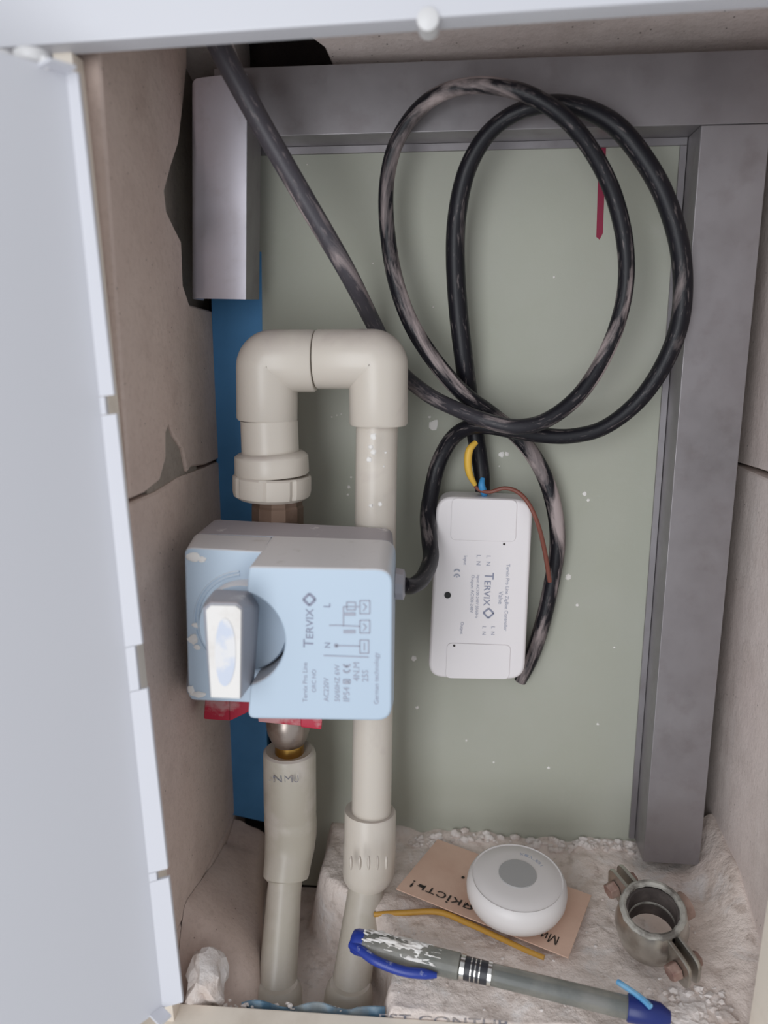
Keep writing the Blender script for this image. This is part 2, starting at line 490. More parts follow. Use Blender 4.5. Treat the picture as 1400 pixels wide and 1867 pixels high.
def floor_z(x, y):
    v = Vector((x * 9, y * 9, 0)); n1 = noise.noise(v * 2.2) * 0.004 + noise.noise(v * 6) * 0.0018 + noise.noise(v * 17) * 0.0008
    base = -0.004 + (y - 0.03) * 0.07 - 0.006 * sstep(-0.085, -0.125, y)
    xb = -0.036 - 0.062 * sstep(-0.075, -0.015, y) + noise.noise(Vector((y * 40, 3, 0))) * 0.004   # edge of the ledge
    k = sstep(xb - 0.010, xb + 0.004, x)
    pit = -0.062
    left = -0.006 + (y - 0.03) * 0.16 - 0.010 * sstep(-0.17, -0.135, x)
    kl = sstep(-0.128, -0.150, x) if True else 0
    zl = pit
    z = base * k + zl * (1 - k)
    z += 0.030 * sstep(0.168, 0.200, x) ** 1.5 * sstep(-0.14, 0.0, y)          # fillet against the right wall
    z += 0.004 * sstep(0.012, 0.028, y) * k * (0.6 + noise.noise(Vector((x * 60, 0, 5))))
    if abs(n1) > 0: z += n1 * (0.55 + 0.45 * k)
    return z


fl = MB(); NX, NY = 170, 90
gx = [-0.1775 + 0.3795 * i / NX for i in range(NX + 1)]; gy = [-0.1255 + 0.156 * j / NY for j in range(NY + 1)]
vs = [(x, y, floor_z(x, y)) for y in gy for x in gx]
vs = [(x, gy[0], -0.11) for x in gx] + vs; NY += 1          # front skirt behind the bottom rail
fs = [(j * (NX + 1) + i, j * (NX + 1) + i + 1, (j + 1) * (NX + 1) + i + 1, (j + 1) * (NX + 1) + i) for j in range(NY) for i in range(NX)]
nb = len(vs)
fl.add(vs, fs)
floor = fl.build('floor', M['plaster'], angle=180, recalc=False)
tag(floor, kind='structure')
tag(MB().box((-0.24, -0.1255, -0.14), (0.28, 0.09, -0.10)).build('floor_slab', M['dark'], floor))

hp = MB(); NT, NU = 26, 12
for t_ in range(NT + 1):
    y = .0285 - .1505 * t_ / NT; zl_ = max(-.0045, -.0088 - (y - .004) * .235) if y < .004 else -.0088 + (y - .004) * .3
    zl_ -= .052 * sstep(-.082, -.118, y)
    xr_ = -.1520 + .026 * sstep(.03, -.11, y); zr_ = -.012 - .022 * sstep(.03, -.06, y) - .012 * sstep(-.06, -.12, y)
    for u_i in range(NU + 1):
        u = u_i / NU; x = XL + .0003 + (xr_ - XL) * u
        z = zl_ + (zr_ - zl_) * (u ** 1.15) + .003 * noise.noise(Vector((x * 50, y * 32, 2))) * min(1, u * 4) + .001 * noise.noise(Vector((x * 160, y * 120, 7)))
        hp.v.append(Vector((x, y, z)))
    hp.v.append(Vector((xr_ + .003, y, zr_ - .008))); hp.v.append(Vector((xr_ + .002, y, -.085)))
W_ = NU + 3
hp.f = [(a_ * W_ + k, a_ * W_ + k + 1, (a_ + 1) * W_ + k + 1, (a_ + 1) * W_ + k) for a_ in range(NT) for k in range(W_ - 1)]
hp.f.append(tuple(range(W_)) + ()); hp.f.append(tuple(NT * W_ + k for k in range(W_)))
hp.build('plaster_heap', M['block'], floor, angle=70)
# room wall around the hatch
wf = MB()
for lo, hi in (((-1.2, -0.147, 0.60), (1.2, -0.12, 1.6)), ((-1.2, -0.147, -0.5), (1.2, -0.12, -0.075)),
               ((-1.2, -0.147, -0.075), (-0.245, -0.12, 0.60)), ((0.285, -0.147, -0.075), (1.2, -0.12, 0.60))):
    wf.box(lo, hi)
tag(wf.build('wall_front', M['paint']), kind='structure')

# ---------------------------------------------------------------- access hatch: frame and open door
fr = thing('hatch_frame', 'white and cream metal frame of the access hatch round the niche opening', 'frame', (0, -0.14, -0.05))
YF, YB = -0.158, -0.126
YF2, YB2 = -0.146, -0.134
a, b = at(0, 87, YF2), at(1140, 8, YF2); sl = (b.z - a.z) / (b.x - a.x)
def tz(x): return a.z + (x - a.x) * sl
tr = MB().hexa([(-0.28, YF2, tz(-.28)), (0.26, YF2, tz(.26)), (0.26, YF2, 0.62), (-0.28, YF2, 0.62),
                (-0.28, YB2, tz(-.28) - .001), (0.26, YB2, tz(.26) - .001), (0.26, YB2, 0.62), (-0.28, YB2, 0.62)])
tr.build('top_rail', M['enamel'], fr, bevel=0.0012, seg=2)
nbp = at(780, 36, YF2 - .001)
nm = MB(); rr = rad(20, nbp)
nm.rings([(nbp + Vector((0, -.0015, 0)), rr * .85), (nbp + Vector((0, -.001, 0)), rr), (nbp + Vector((0, .010, 0)), rr)], 28, (0, 1, 0))
tag(nm.build('door_bumper', M['hinge'], fr, angle=50), 'round white bumper on the lower edge of the top rail')
a2, b2 = at(335, 1828, YB), at(930, 1868, YB)
s2 = (b2.z - a2.z) / (b2.x - a2.x)
def bz(x): return a2.z + (x - a2.x) * s2
MB().hexa([(-0.26, YF, -0.09), (0.26, YF, -0.09), (0.26, YF, bz(.26) - .006), (-0.26, YF, bz(-.26) - .006),
           (-0.26, YB, -0.09), (0.26, YB, -0.09), (0.26, YB, bz(.26)), (-0.26, YB, bz(-.26))]).build('bottom_rail', M['cream'], fr, bevel=0.0015)
l0, l1 = at(155, 130, YB), at(292, 1450, YB)
def lx(z): return l0.x + (z - l0.z) * (l1.x - l0.x) / (l1.z - l0.z)
YS_ = -0.138
MB().hexa([(lx(-.02) - .012, YS_, bz(-.2) - .01), (lx(-.02), YS_, bz(-.2) - .01), (lx(.51), YS_, tz(-.2)), (lx(.51) - .010, YS_, tz(-.2)),
           (lx(-.02) - .012, YB, bz(-.2) - .01), (lx(-.02), YB, bz(-.2) - .01), (lx(.51), YB, tz(-.2)), (lx(.51) - .010, YB, tz(-.2))]).build('side_rail', M['cream'], fr, bevel=0.001)
r0 = at(1370, 1805, YB)
MB().hexa([(r0.x + .001, YF, bz(.2)), (0.26, YF, bz(.2)), (0.26, YF, tz(.2)), (r0.x + .016, YF, tz(.2)),
           (r0.x, YB, bz(.2)), (0.26, YB, bz(.2)), (0.26, YB, tz(.2)), (r0.x + .015, YB, tz(.2))]).build('side_rail', M['cream'], fr, bevel=0.001)

# door leaf, swung open to the left; hinge edge is the line h0-h1, leaf runs towards -x,-y, folded lip faces the room
YD = -0.166
h0, h1 = at(120, 128, YD), at(296, 1838, YD)        # inner corner of the lip, top and bottom
e0, e1 = at(141, 131, YD - .002), at(333, 1828, YD - .002)    # free edge of the lip
th = math.radians(126)
fd = Vector((math.cos(th), -math.sin(th), 0))       # towards the free side of the leaf
nin = Vector((math.sin(th), math.cos(th), 0))       # normal of the inner face
door = thing('hatch_door', 'white metal hatch door standing open at the left, notched folded lip along its hinge edge', 'door', h1)
WD = 0.34
lf = MB(); tt = 0.0012
lf.hexa([h1, h1 + fd * WD, h0 + fd * WD, h0, h1 - nin * tt, h1 + fd * WD - nin * tt, h0 + fd * WD - nin * tt, h0 - nin * tt])
lf.build('leaf', M['enamel'], door, smooth=False)


def lerp(p, q, t): return p + (q - p) * t


def lip_seg(t0, t1, w0=0.0, w1=1.0):
    mb = MB()
    a0, a1 = lerp(h0, h1, t0), lerp(h0, h1, t1); c0, c1 = lerp(e0, e1, t0), lerp(e0, e1, t1)
    p = [lerp(a0, c0, w0), lerp(a0, c0, w1), lerp(a1, c1, w1), lerp(a1, c1, w0)]
    bk = Vector((0, 0.0022, 0))
    mb.hexa([x for x in p] + [x + bk for x in p]); return mb


lip = MB()
for t0, t1, w1 in ((0.0, 0.292, 1), (0.292, 0.310, .35), (0.310, 0.553, 1), (0.553, 0.603, .55), (0.603, 0.822, 1), (0.822, 0.833, .4), (0.833, 1.0, 1)):
    q = lip_seg(t0 + .0003, t1 - .0003, 0, w1); lip.add(q.v, q.f)
lip.build('folded_lip', M['enamel'], door, smooth=False)
tl = MB(); d_ = Vector((0, 0, -0.0015)); o_ = nin * 0.010
tl.hexa([h0 + fd * .012, h0, h0 + o_ * .9, h0 + fd * .012 + o_, h0 + fd * .012 + d_, h0 + d_, h0 + o_ * .9 + d_, h0 + fd * .012 + o_ + d_])
tl.build('top_lip', M['enamel'], door, smooth=False)
p = lerp(h0, h1, 1.0)
MB().hexa([p + fd * .008, p, p + o_ * .9, p + fd * .008 + o_, p + fd * .008 - d_, p - d_, p + o_ * .9 - d_, p + fd * .008 + o_ - d_]).build('bottom_lip', M['enamel'], door, smooth=False)
for xa, ya, r in ((58, 106, 31), (4, 103, 19)):
    pa = at(xa, ya, YD - .004); k = rad(r, pa); z_ = Vector((0, 0, 1))
    MB().rings([(pa - z_ * k * .52, k * .55), (pa - z_ * k * .44, k * .82), (pa - z_ * k * .25, k), (pa + z_ * k * .25, k), (pa + z_ * k * .40, k * .8)], 30, z_).build('hinge_barrel', M['hinge'], door, angle=60)
MB().hexa([at(20, 100, YD - .008), at(84, 100, YD - .008), at(92, 128, YD - .008), at(20, 122, YD - .008),
           at(20, 100, YD + .004), at(80, 98, YD + .004), at(90, 124, YD + .004), at(20, 118, YD + .004)]).build('hinge_plate', M['hinge'], door, bevel=.001)

# ---------------------------------------------------------------- galvanised frame
def channel(name, label, lo, hi, mat, axis, loc):
    t = thing(name, label, 'metal profile', loc, None)
    x0, y0, z0 = lo; x1, y1, z1 = hi; k = 0.0014
    MB().box((x0, y0, z0), (x1, y0 + k, z1)).build('web', mat, t, bevel=.0005)
    if axis == 'z':
        MB().box((x0, y0 + k, z0), (x0 + k, y1, z1)).build('flange', mat, t)
        MB().box((x1 - k, y0 + k, z0), (x1, y1, z1)).build('flange', mat, t)
    else:
        MB().box((x0, y0 + k, z0), (x1, y1, z0 + k)).build('flange', mat, t)
        MB().box((x0, y0 + k, z1 - k), (x1, y1, z1)).build('flange', mat, t)
    return t


zb_, zt_ = 0.5075, 0.5478
channel('metal_profile', 'galvanised steel profile lying horizontally across the top of the niche', (-0.158, 0.0, zb_), (0.198, 0.0298, zt_), M['galv'], 'x', (0.02, .015, zb_))
pz = at(1230, 1575, 0).z
channel('metal_profile', 'long upright galvanised steel profile on the right side of the niche', (0.1430, 0.0, pz), (0.1832, 0.0298, zb_ - .0004), M['galv'], 'z', (0.163, .015, pz))
# short stub at the upper left: a bent sheet with a rounded left edge
st = thing('metal_profile', 'short stub of galvanised profile at the upper left, in front of the blue strip', 'metal profile', at(400, 548, -.02))
YS = -0.020
tl_, tr_, br_, bl_ = at(340, 138, YS), at(450, 134, YS), at(448, 546, YS), at(341, 543, YS)
cs = []
for k in range(6):
    a_ = math.pi / 2 * k / 5; cs.append((0.007 * (1 - math.sin(a_)), 0.007 * (1 - math.cos(a_)) + 0.0))
prof_t = [];
sheet = MB(); rows = []
for (L, Rr) in ((tl_, tr_), (bl_, br_)):
    ux = (Rr - L).normalized(); row = []
    row.append(L + Vector((0, 0.030, 0)))
    for k in range(7):
        a_ = math.pi / 2 * k / 6
        row.append(L + ux * (0.006 * (1 - math.cos(a_))) + Vector((0, 0.006 * (1 - math.sin(a_)) + .0052, 0)))
    wl_ = (Rr - L).length
    for k in range(1, 12):
        t = .16 + .84 * k / 12
        row.append(L + ux * wl_ * t + Vector((0, .0052 * (1 - t) ** 1.7 * 1.25, 0)))
    row.append(Rr)
    rows.append(row)
n = len(rows[0])
nr = 14
allv = []
for j in range(nr + 1):
    t = j / nr
    for k in range(n):
        p = rows[0][k].lerp(rows[1][k], t)
        if j == 0 and k < 6: p = p + Vector((0.0, 0, -0.004 + 0.0007 * k))
        allv.append(p)
for q in list(allv): pass
vin = [p + Vector((0.0012 if k % n < 5 else 0, 0.0012 if k % n >= 3 else 0, 0)) for k, p in enumerate(allv)]
N0 = len(allv)
fs = []
for j in range(nr):
    for k in range(n - 1):
        i0 = j * n + k
        fs.append((i0, i0 + 1, i0 + n + 1, i0 + n)); fs.append((N0 + i0 + n, N0 + i0 + n + 1, N0 + i0 + 1, N0 + i0))
for k in range(n - 1):
    fs.append((k, N0 + k, N0 + k + 1, k + 1)); i0 = nr * n + k; fs.append((i0, i0 + 1, N0 + i0 + 1, N0 + i0))
for j in range(nr):
    i0 = j * n; fs.append((i0, i0 + n, N0 + i0 + n, N0 + i0)); i0 = j * n + n - 1; fs.append((i0, N0 + i0, N0 + i0 + n, i0 + n))
sheet.add(allv + vin, fs)
sheet.build('web', M['galv_lit'], st, angle=50)
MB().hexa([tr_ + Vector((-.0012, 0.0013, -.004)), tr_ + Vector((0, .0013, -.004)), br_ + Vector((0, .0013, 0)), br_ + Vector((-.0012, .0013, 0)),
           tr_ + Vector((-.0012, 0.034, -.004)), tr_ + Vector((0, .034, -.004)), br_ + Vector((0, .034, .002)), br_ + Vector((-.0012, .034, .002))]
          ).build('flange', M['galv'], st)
# thin edge trims of the profiles standing against the board
tag(MB().box((-0.1405, 0.0275, 0.5028), (0.1425, 0.0298, 0.5073)).build('edge_strip', M['galv']), 'thin bright metal edge under the top steel profile', 'metal strip')
tag(MB().box((0.1385, 0.0275, pz), (0.1425, 0.0298, 0.5025)).build('edge_strip', M['galv']), 'thin bright metal edge along the left side of the right upright profile', 'metal strip')

# blue strip behind the left pipe
bs = [at(386, 545, .0295), at(479, 540, .0295), at(488, 1500, .0295), at(414, 1484, .0295)]
tag(MB().prism([bs[0] + Vector((0, 0, .03)), bs[1] + Vector((0, 0, .03)), bs[2], bs[3]], (0, 0.010, 0)).build('blue_strip', M['blue_foam'], bevel=.0006),
    'blue insulation strip running vertically beside the green board behind the left pipe', 'strip')

# ---------------------------------------------------------------- plastic water pipes
YP = -0.030


def sec(mb, rows, Y=YP, n=44, axis=None):
    """rows of (centre px, y px, radius px[, Y])"""
    cs = []
    for r in rows:
        p = at(r[0], r[1], r[3] if len(r) > 3 else Y); cs.append((p, rad(r[2], p)))
    mb.rings(cs, n, axis); return mb


loop = thing('water_pipe', 'cream plastic pipe run with two elbows at its top, on the right behind the actuator', 'pipe', at(634, 1840, -.085))


def elbow(cx, ytop_axis, ybot, xjoin, rpx, side):
    c = at(cx, ytop_axis, YP); R = rad(rpx, c); br = R * 0.22
    e = at(xjoin, ytop_axis, YP); lowp = at(cx, ybot, YP)
    pts = []; rs = []
    sx = 1 if e.x > c.x else -1
    hz = Vector((sx, 0, 0)); dn = (lowp - c).normalized()
    pts += [e, e - hz * .0012]; rs += [R * .955, R]
    for k in range(13):
        a_ = math.pi / 2 * k / 12
        pts.append(c + hz * (br * (1 - math.sin(a_))) + dn * (br * (1 - math.cos(a_)))); rs.append(R)
    pts += [lowp - dn * .0012, lowp]; rs += [R, R * .955]
    return MB().tube(pts, rs, 40)


elbow(487, 658, 766, 575, 56, 1).build('elbow', M['ppr'], loop, angle=40)
elbow(690, 655, 775, 577, 54, 1).build('elbow', M['ppr'], loop, angle=40)
m_ = MB(); sec(m_, [(490, 766, 51.5), (491, 770, 52), (493, 826, 52)]); m_.build('union_tail', M['ppr'], loop, angle=40)
m_ = MB(); sec(m_, [(493, 824, 58), (493, 829, 65), (495, 833, 67), (496, 862, 67.5), (496, 865, 66)]); m_.build('union_collar', M['ppr'], loop, angle=40)
# ribbed union nut
nut = MB(); cs = []; N = 64
rows = [(496, 865, 68), (496, 868, 71), (496, 893, 71), (496, 902, 69), (496, 908, 60), (496, 909, 46)]
c0 = at(496, 865, YP); axis = (at(496, 909, YP) - c0).normalized()
u_ = axis.cross(Vector((0, 1, 0))).normalized(); v_ = axis.cross(u_)
for r in rows:
    p = at(r[0], r[1], YP); k = rad(r[2], p)
    for i in range(N):
        a_ = 2 * math.pi * i / N; g = 0.955 if (i % 8 == 0 and 866 < r[1] < 905) else 1.0
        nut.v.append(p + (u_ * math.cos(a_) + v_ * math.sin(a_)) * k * g)
for j in range(len(rows) - 1):
    for i in range(N):
        i2 = (i + 1) % N; nut.f.append((j * N + i, j * N + i2, (j + 1) * N + i2, (j + 1) * N + i))
nut.f.append(tuple(range(N))); nut.f.append(tuple(range((len(rows) - 1) * N, len(rows) * N))[::-1])
nut.build('union_nut', M['ppr'], loop, angle=25)
m_ = MB(); sec(m_, [(688, 770, 38), (687, 780, 38), (677, 1486, 36)]); m_.build('riser', M['ppr'], loop, angle=40)
m_ = MB(); sec(m_, [(674, 1478, 40), (674, 1477, 45.5), (675, 1480, 47), (674, 1535, 47), (674, 1538, 48), (672, 1590, 47, -.032), (670, 1600, 44, -.033), (669, 1608, 38, -.034)])
m_.build('coupling', M['ppr'], loop, angle=40)
for k in range(5):
    p = at(640 + k * 16, 1573, YP - .036 + .005 * abs(k - 2)); mb = MB(); mb.blob(p, (rad(3.2, p), .002, rad(15, p)), k, 0.1); mb.build('grip_rib', M['ppr'], loop)
m_ = MB(); sec(m_, [(669, 1600, 32, -.034), (666, 1625, 32, -.038), (636, 1822, 36, -.087)]); m_.build('lower_pipe', M['ppr_dusty'], loop, angle=40)
m_ = MB(); sec(m_, [(638, 1792, 36, -.0845), (637, 1799, 41, -.085), (636, 1812, 44, -.086), (633, 1860, 47, -.088)]); m_.build('floor_collar', M['ppr_dusty'], loop, angle=40)
drops = MB()
for i, (px, py, r) in enumerate([(681, 796, 6), (676, 815, 4.5), (681, 825, 5), (673, 838, 5), (703, 825, 2.5), (693, 919, 4), (676, 922, 4), (700, 850, 2)]):
    p = at(px, py, YP - .0272 + .0000012 * (px - 687) ** 2 * 12); k = rad(r, p); drops.blob(p, (k, .0008, k), i, .4)
tag(drops.build('paint_splatter', M['smear'], loop), kind='stuff')

riser = thing('water_pipe', 'dusty cream plastic riser with bent adapter, on the left under the red handled valve', 'pipe', at(503, 1840, -.085))
m_ = MB(); sec(m_, [(527, 1371, 32), (527, 1366, 42), (527, 1369, 46.5), (528, 1376, 48), (529, 1478, 47.5), (529, 1482, 46.5), (529, 1485, 47.5), (530, 1500, 47.5)])
m_.build('threaded_adapter', M['ppr_dusty'], riser, angle=35)
m_ = MB()
pts = [at(530, 1497, YP), at(530, 1520, YP), at(528, 1545, YP - .002), at(525, 1568, YP - .006), at(522, 1590, YP - .011), at(521, 1598, YP - .012), at(521, 1604, YP - .013)]
m_.tube(pts, [rad(k, pts[0]) for k in (47.5, 47, 45.5, 43, 41.5, 40.5, 34)], 40); m_.build('bend', M['ppr_dusty'], riser, angle=40)
m_ = MB(); sec(m_, [(521, 1596, 30.5, -.043), (518, 1625, 31, -.045), (504, 1822, 36, -.087)]); m_.build('lower_pipe', M['ppr_dusty'], riser, angle=40)
m_ = MB(); sec(m_, [(506, 1790, 36, -.0845), (505, 1798, 43, -.085), (504, 1808, 47, -.086), (502, 1860, 50, -.088)]); m_.build('floor_collar', M['ppr_dusty'], riser, angle=40)
p0_, p1_ = at(496, 1426, YP - .0185), at(552, 1426, YP - .0185)
for tx, (xa, xb_), (ya, dy) in (('-NM', (490, 534), (1424, -.0155)), ('U', (536, 545), (1424, -.0160))):
    lettering(tx, at(xa, ya + 2, YP + dy - .0030), at(xb_, ya + 2, YP + dy - .0030), (0, -1, 0), M['ink_worn'], riser, cap=.0055, lift=.0002)

# ---------------------------------------------------------------- ball valve
valve = thing('ball_valve', 'brass ball valve with red handle wings, under the pale blue actuator', 'valve', at(528, 1385, YP))
m_ = MB(); sec(m_, [(506, 909.5, 46), (506, 918, 46), (506, 922, 48), (506, 962, 48)], n=12); m_.build('upper_nut', M['dark_brass'], valve, angle=20)
m_ = MB(); sec(m_, [(515, 955, 38), (522, 1290, 40)]); m_.build('valve_body', M['nickel'], valve, angle=40)
m_ = MB(); sec(m_, [(524, 1285, 30), (525, 1300, 38), (525, 1315, 40), (526, 1332, 38.5), (527, 1346, 33), (527, 1354, 28)]); m_.build('ball_housing', M['nickel'], valve, angle=60)
m_ = MB(); sec(m_, [(528, 1350, 26.5), (527.5, 1371, 26.5)]); m_.build('brass_thread', M['brass'], valve, angle=40)
YH = -0.058
hw = MB()
hw.hexa([at(372, 1302, YH - .012), at(422, 1306, YH - .012), at(452, 1288, YH - .012), at(452, 1268, YH - .012)] * 0 +
        [at(371, 1312, YH), at(420, 1315, YH), at(420, 1272, YH), at(374, 1270, YH),
         at(376, 1296, YH + .016), at(422, 1296, YH + .016), at(422, 1266, YH + .016), at(378, 1266, YH + .016)])
hw.build('handle_wing', M['red'], valve, bevel=.0012)
MB().hexa([at(418, 1316, YH - .001), at(456, 1297, YH - .001), at(456, 1270, YH - .001), at(418, 1272, YH - .001),
           at(420, 1296, YH + .016), at(456, 1288, YH + .016), at(456, 1266, YH + .016), at(420, 1266, YH + .016)]).build('handle_wing', M['red'], valve, bevel=.0012)
MB().hexa([at(470, 1317, YH), at(587, 1328, YH), at(588, 1296, YH), at(470, 1290, YH),
           at(476, 1308, YH + .010), at(582, 1314, YH + .010), at(582, 1290, YH + .010), at(476, 1286, YH + .010)]).build('handle_wing', M['red'], valve, bevel=.0012)
MB().hexa([at(548, 1326, YH - .004), at(586, 1331, YH - .004), at(588, 1310, YH - .004), at(548, 1308, YH - .004),
           at(548, 1324, YH - .0002), at(586, 1328, YH - .0002), at(587, 1308, YH - .0002), at(548, 1306, YH - .0002)]).build('handle_grip', M['red'], valve, bevel=.001)

# ---------------------------------------------------------------- valve actuator
YA0, YA1, YA2, YA3 = -0.046, -0.070, -0.100, -0.125
act = thing('valve_actuator', 'pale blue valve actuator box with a white smeared knob, mounted between the two pipes', 'actuator', at(530, 1290, -.075))
hs = rrect([at(338, 1270, YA1), at(716, 1296, YA1), at(718, 985, YA1), at(352, 972, YA1)], .006)
hb = rrect([at(380, 1245, YA0), at(712, 1262, YA0), at(716, 963, YA0), at(384, 946, YA0)], .006)
mb = MB(); n = len(hs)
mb.add(hs + hb, [tuple(range(n)), tuple(range(2 * n - 1, n - 1, -1))] + [(i, i + n, (i + 1) % n + n, (i + 1) % n) for i in range(n)])
mb.build('housing', M['act_grey'], act, bevel=.0008)
# stepped cover, lower left field
cv = rrect([at(344, 1276, YA2), at(482, 1282, YA2), at(482, 1006, YA2), at(336, 998, YA2)], (.005, 0, 0, .005))
cvb = rrect([at(343, 1262, YA1 + .0003), at(496, 1268, YA1 + .0003), at(496, 979, YA1 + .0003), at(352, 972, YA1 + .0003)], (.005, 0, 0, .005))
mb = MB(); n = len(cv)
mb.add(cv + cvb, [tuple(range(n)), tuple(range(2 * n - 1, n - 1, -1))] + [(i, i + n, (i + 1) % n + n, (i + 1) % n) for i in range(n)])
mb.build('cover_field', M['act_blue'], act, bevel=.0012, seg=3)
# raised label block with the round bite for the dial
kc = at(428, 1164, YA3); kr = rad(92, kc)
def raised(Y, corners, g):
    x0 = at(452, 1150, YA3).x
    cr = [at(*c, Y) for c in corners]
    o = rrect([cr[1], cr[2]], 0)
    pts = []
    tl2, tr2, br2, bl2 = cr
    pts += rrect([tl2, tr2, br2, bl2], (.003, .009, .009, .004))
    # arc from bottom-left up to top-left
    a0_ = math.acos((x0 - kc.x) / kr)
    arc = []
    for k in range(25):
        a_ = -a0_ + 2 * a0_ * k / 24
        arc.append(Vector((kc.x + kr * math.cos(a_), Y, kc.z + kr * math.sin(a_))))
    return pts + arc
fr_ = raised(YA3, [(452, 1033), (716, 1038), (714, 1314), (452, 1310)], 0)
bk_ = raised(YA1 - .0003, [(452, 975), (722, 984), (718, 1297), (452, 1282)], 0)
for i in range(len(bk_)):
    if bk_[i].x < fr_[i].x + 1e-5 and i >= len(bk_) - 25: bk_[i] = Vector((fr_[i].x, bk_[i].y, fr_[i].z))
# keep the left flank parallel
for i in range(len(bk_) - 25):
    if abs(fr_[i].x - at(452, 1150, YA3).x) < .006: bk_[i].x = fr_[i].x
mb = MB(); n = len(fr_)
mb.add(fr_ + bk_, [tuple(range(n)), tuple(range(2 * n - 1, n - 1, -1))] + [(i, i + n, (i + 1) % n + n, (i + 1) % n) for i in range(n)])
lab = mb.build('label_cover', M['act_blue'], act, bevel=.0016, seg=3, angle=40)
# dial disc and knob
m_ = MB(); dc = Vector((kc.x, 0, kc.z))
m_.rings([(dc + Vector((0, YA2 + .001, 0)), kr * .95), (dc + Vector((0, YA2 - .007, 0)), kr * .95), (dc + Vector((0, YA2 - .009, 0)), kr * .91)], 64, (0, -1, 0))
m_.build('dial', M['act_blue'], act, angle=40)
m_ = MB()
for rr_ in (1.05, 1.12):
    pts = [(kc.x + kr * rr_ * math.cos(a_), YA2 - .0001, kc.z + kr * rr_ * math.sin(a_)) for a_ in [math.radians(96 + 3 * k) for k in range(56)] if kc.x + kr * rr_ * math.cos(a_) > at(350, 1100, YA2).x]
    if len(pts) > 3: m_.tube(pts, .0007, 8)
m_.build('dial_ring', M['act_blue'], act)
YK = -0.150
kf = [at(383, 1273, YK), at(441, 1275, YK), at(443, 1108, YK), at(432, 1098, YK), at(384, 1097, YK), at(370, 1108, YK)]
kb = [at(386, 1240, YA2 - .0085), at(464, 1242, YA2 - .0085), at(474, 1105, YA2 - .0085), at(455, 1077, YA2 - .0085), at(392, 1074, YA2 - .0085), at(372, 1100, YA2 - .0085)]
mb = MB(); n = 6
mb.add(kf + kb, [tuple(range(n)), tuple(range(2 * n - 1, n - 1, -1))] + [(i, i + n, (i + 1) % n + n, (i + 1) % n) for i in range(n)])
kn = tag(mb.build('knob', M['act_grey'], act, bevel=.0015, seg=3), 'bar shaped knob with white plaster smeared over its face')
ff = [at(385, 1271, YK - .0002), at(438, 1273, YK - .0002), at(440, 1112, YK - .0002), at(430, 1104, YK - .0002), at(385, 1103, YK - .0002), at(376, 1112, YK - .0002)]
MB().prism(ff, (0, -.0006, 0)).build('plaster_smear', M['smear'], kn, bevel=.0003)
el = [at(410 + 20 * math.cos(t * math.pi / 12) * (1 if abs(t - 12) > 3 else .9), 1189 + 62 * math.sin(t * math.pi / 12), YK - .0009) for t in range(24)]
MB().prism(el, (0, -.0003, 0)).build('bare_patch', M['bare'], kn)
sm = MB()
for i, (px, py, a_, b_) in enumerate([(352, 1016, 14, 9), (368, 1020, 9, 5), (357, 1140, 8, 6), (352, 1165, 9, 10), (360, 1180, 6, 5), (362, 1266, 14, 6), (348, 1258, 6, 8)]):
    p = at(px, py, YA2 - .0002); sm.blob(p, (rad(a_, p), .0007, rad(b_, p)), i + 40, .6, 2, 2.2)
tag(sm.build('plaster_smear', M['smear'], act), 'white plaster smears along the left edge', kind='stuff')
# cable gland on the right flank
g0, g1 = at(708, 1062, -.082), at(736, 1066, -.080)
MB().rings([(g0, rad(22, g0)), (lerp(g0, g1, .5), rad(22, g0)), (lerp(g0, g1, .5), rad(30, g0)), (g1, rad(29, g0)), (g1 + (g1 - g0) * .1, rad(20, g0))], 10, (1, 0, 0)).build('cable_gland', M['act_grey'], act, angle=25)
# print
def ptx(txt, x, y0, y1, mat='print', cap=None):
    lettering(txt, at(x, y0, YA3), at(x, y1, YA3), (0, -1, 0), M[mat], lab, cap=cap, lift=.0003)
def pline(mb, x0, y0, x1, y1, w=.00035):
    p, q = at(x0, y0, YA3), at(x1, y1, YA3); d = (q - p).normalized(); s = Vector((0, -1, 0)).cross(d) * w
    mb.add([p - s + Vector((0, -.0003, 0)), q - s + Vector((0, -.0003, 0)), q + s + Vector((0, -.0003, 0)), p + s + Vector((0, -.0003, 0))], [(0, 1, 2, 3)])
ptx('T', 571, 1181, 1166, cap=rad(19, kc)); ptx('ERVIX', 571, 1164, 1110, cap=rad(14, kc))
ptx('Tervix Pro Line', 560, 1280, 1208, 'print_faint'); ptx('ORC NO', 576, 1262, 1221, 'print_faint')
ptx('AC220V', 599, 1279, 1236, 'print_faint'); ptx('50/60HZ 6W', 619, 1279, 1212, 'print_faint')
ptx('IP54', 637, 1279, 1253, 'print_faint'); ptx('4N.M', 655, 1242, 1208, 'print_faint'); ptx('25S', 671, 1243, 1222, 'print_faint')
ptx('German technology', 690, 1284, 1190, 'print_faint'); ptx('N', 602, 1181, 1172); ptx('L', 602, 1107, 1100)
def pcirc(mb, cx, cy, r, a0, a1, w=.0004):
    pr = None
    for k in range(13):
        a_ = math.radians(a0 + (a1 - a0) * k / 12); q = (cx + r * math.cos(a_), cy + r * math.sin(a_))
        if pr: pline(mb, pr[0], pr[1], q[0], q[1], w)
        pr = q
pm = MB()
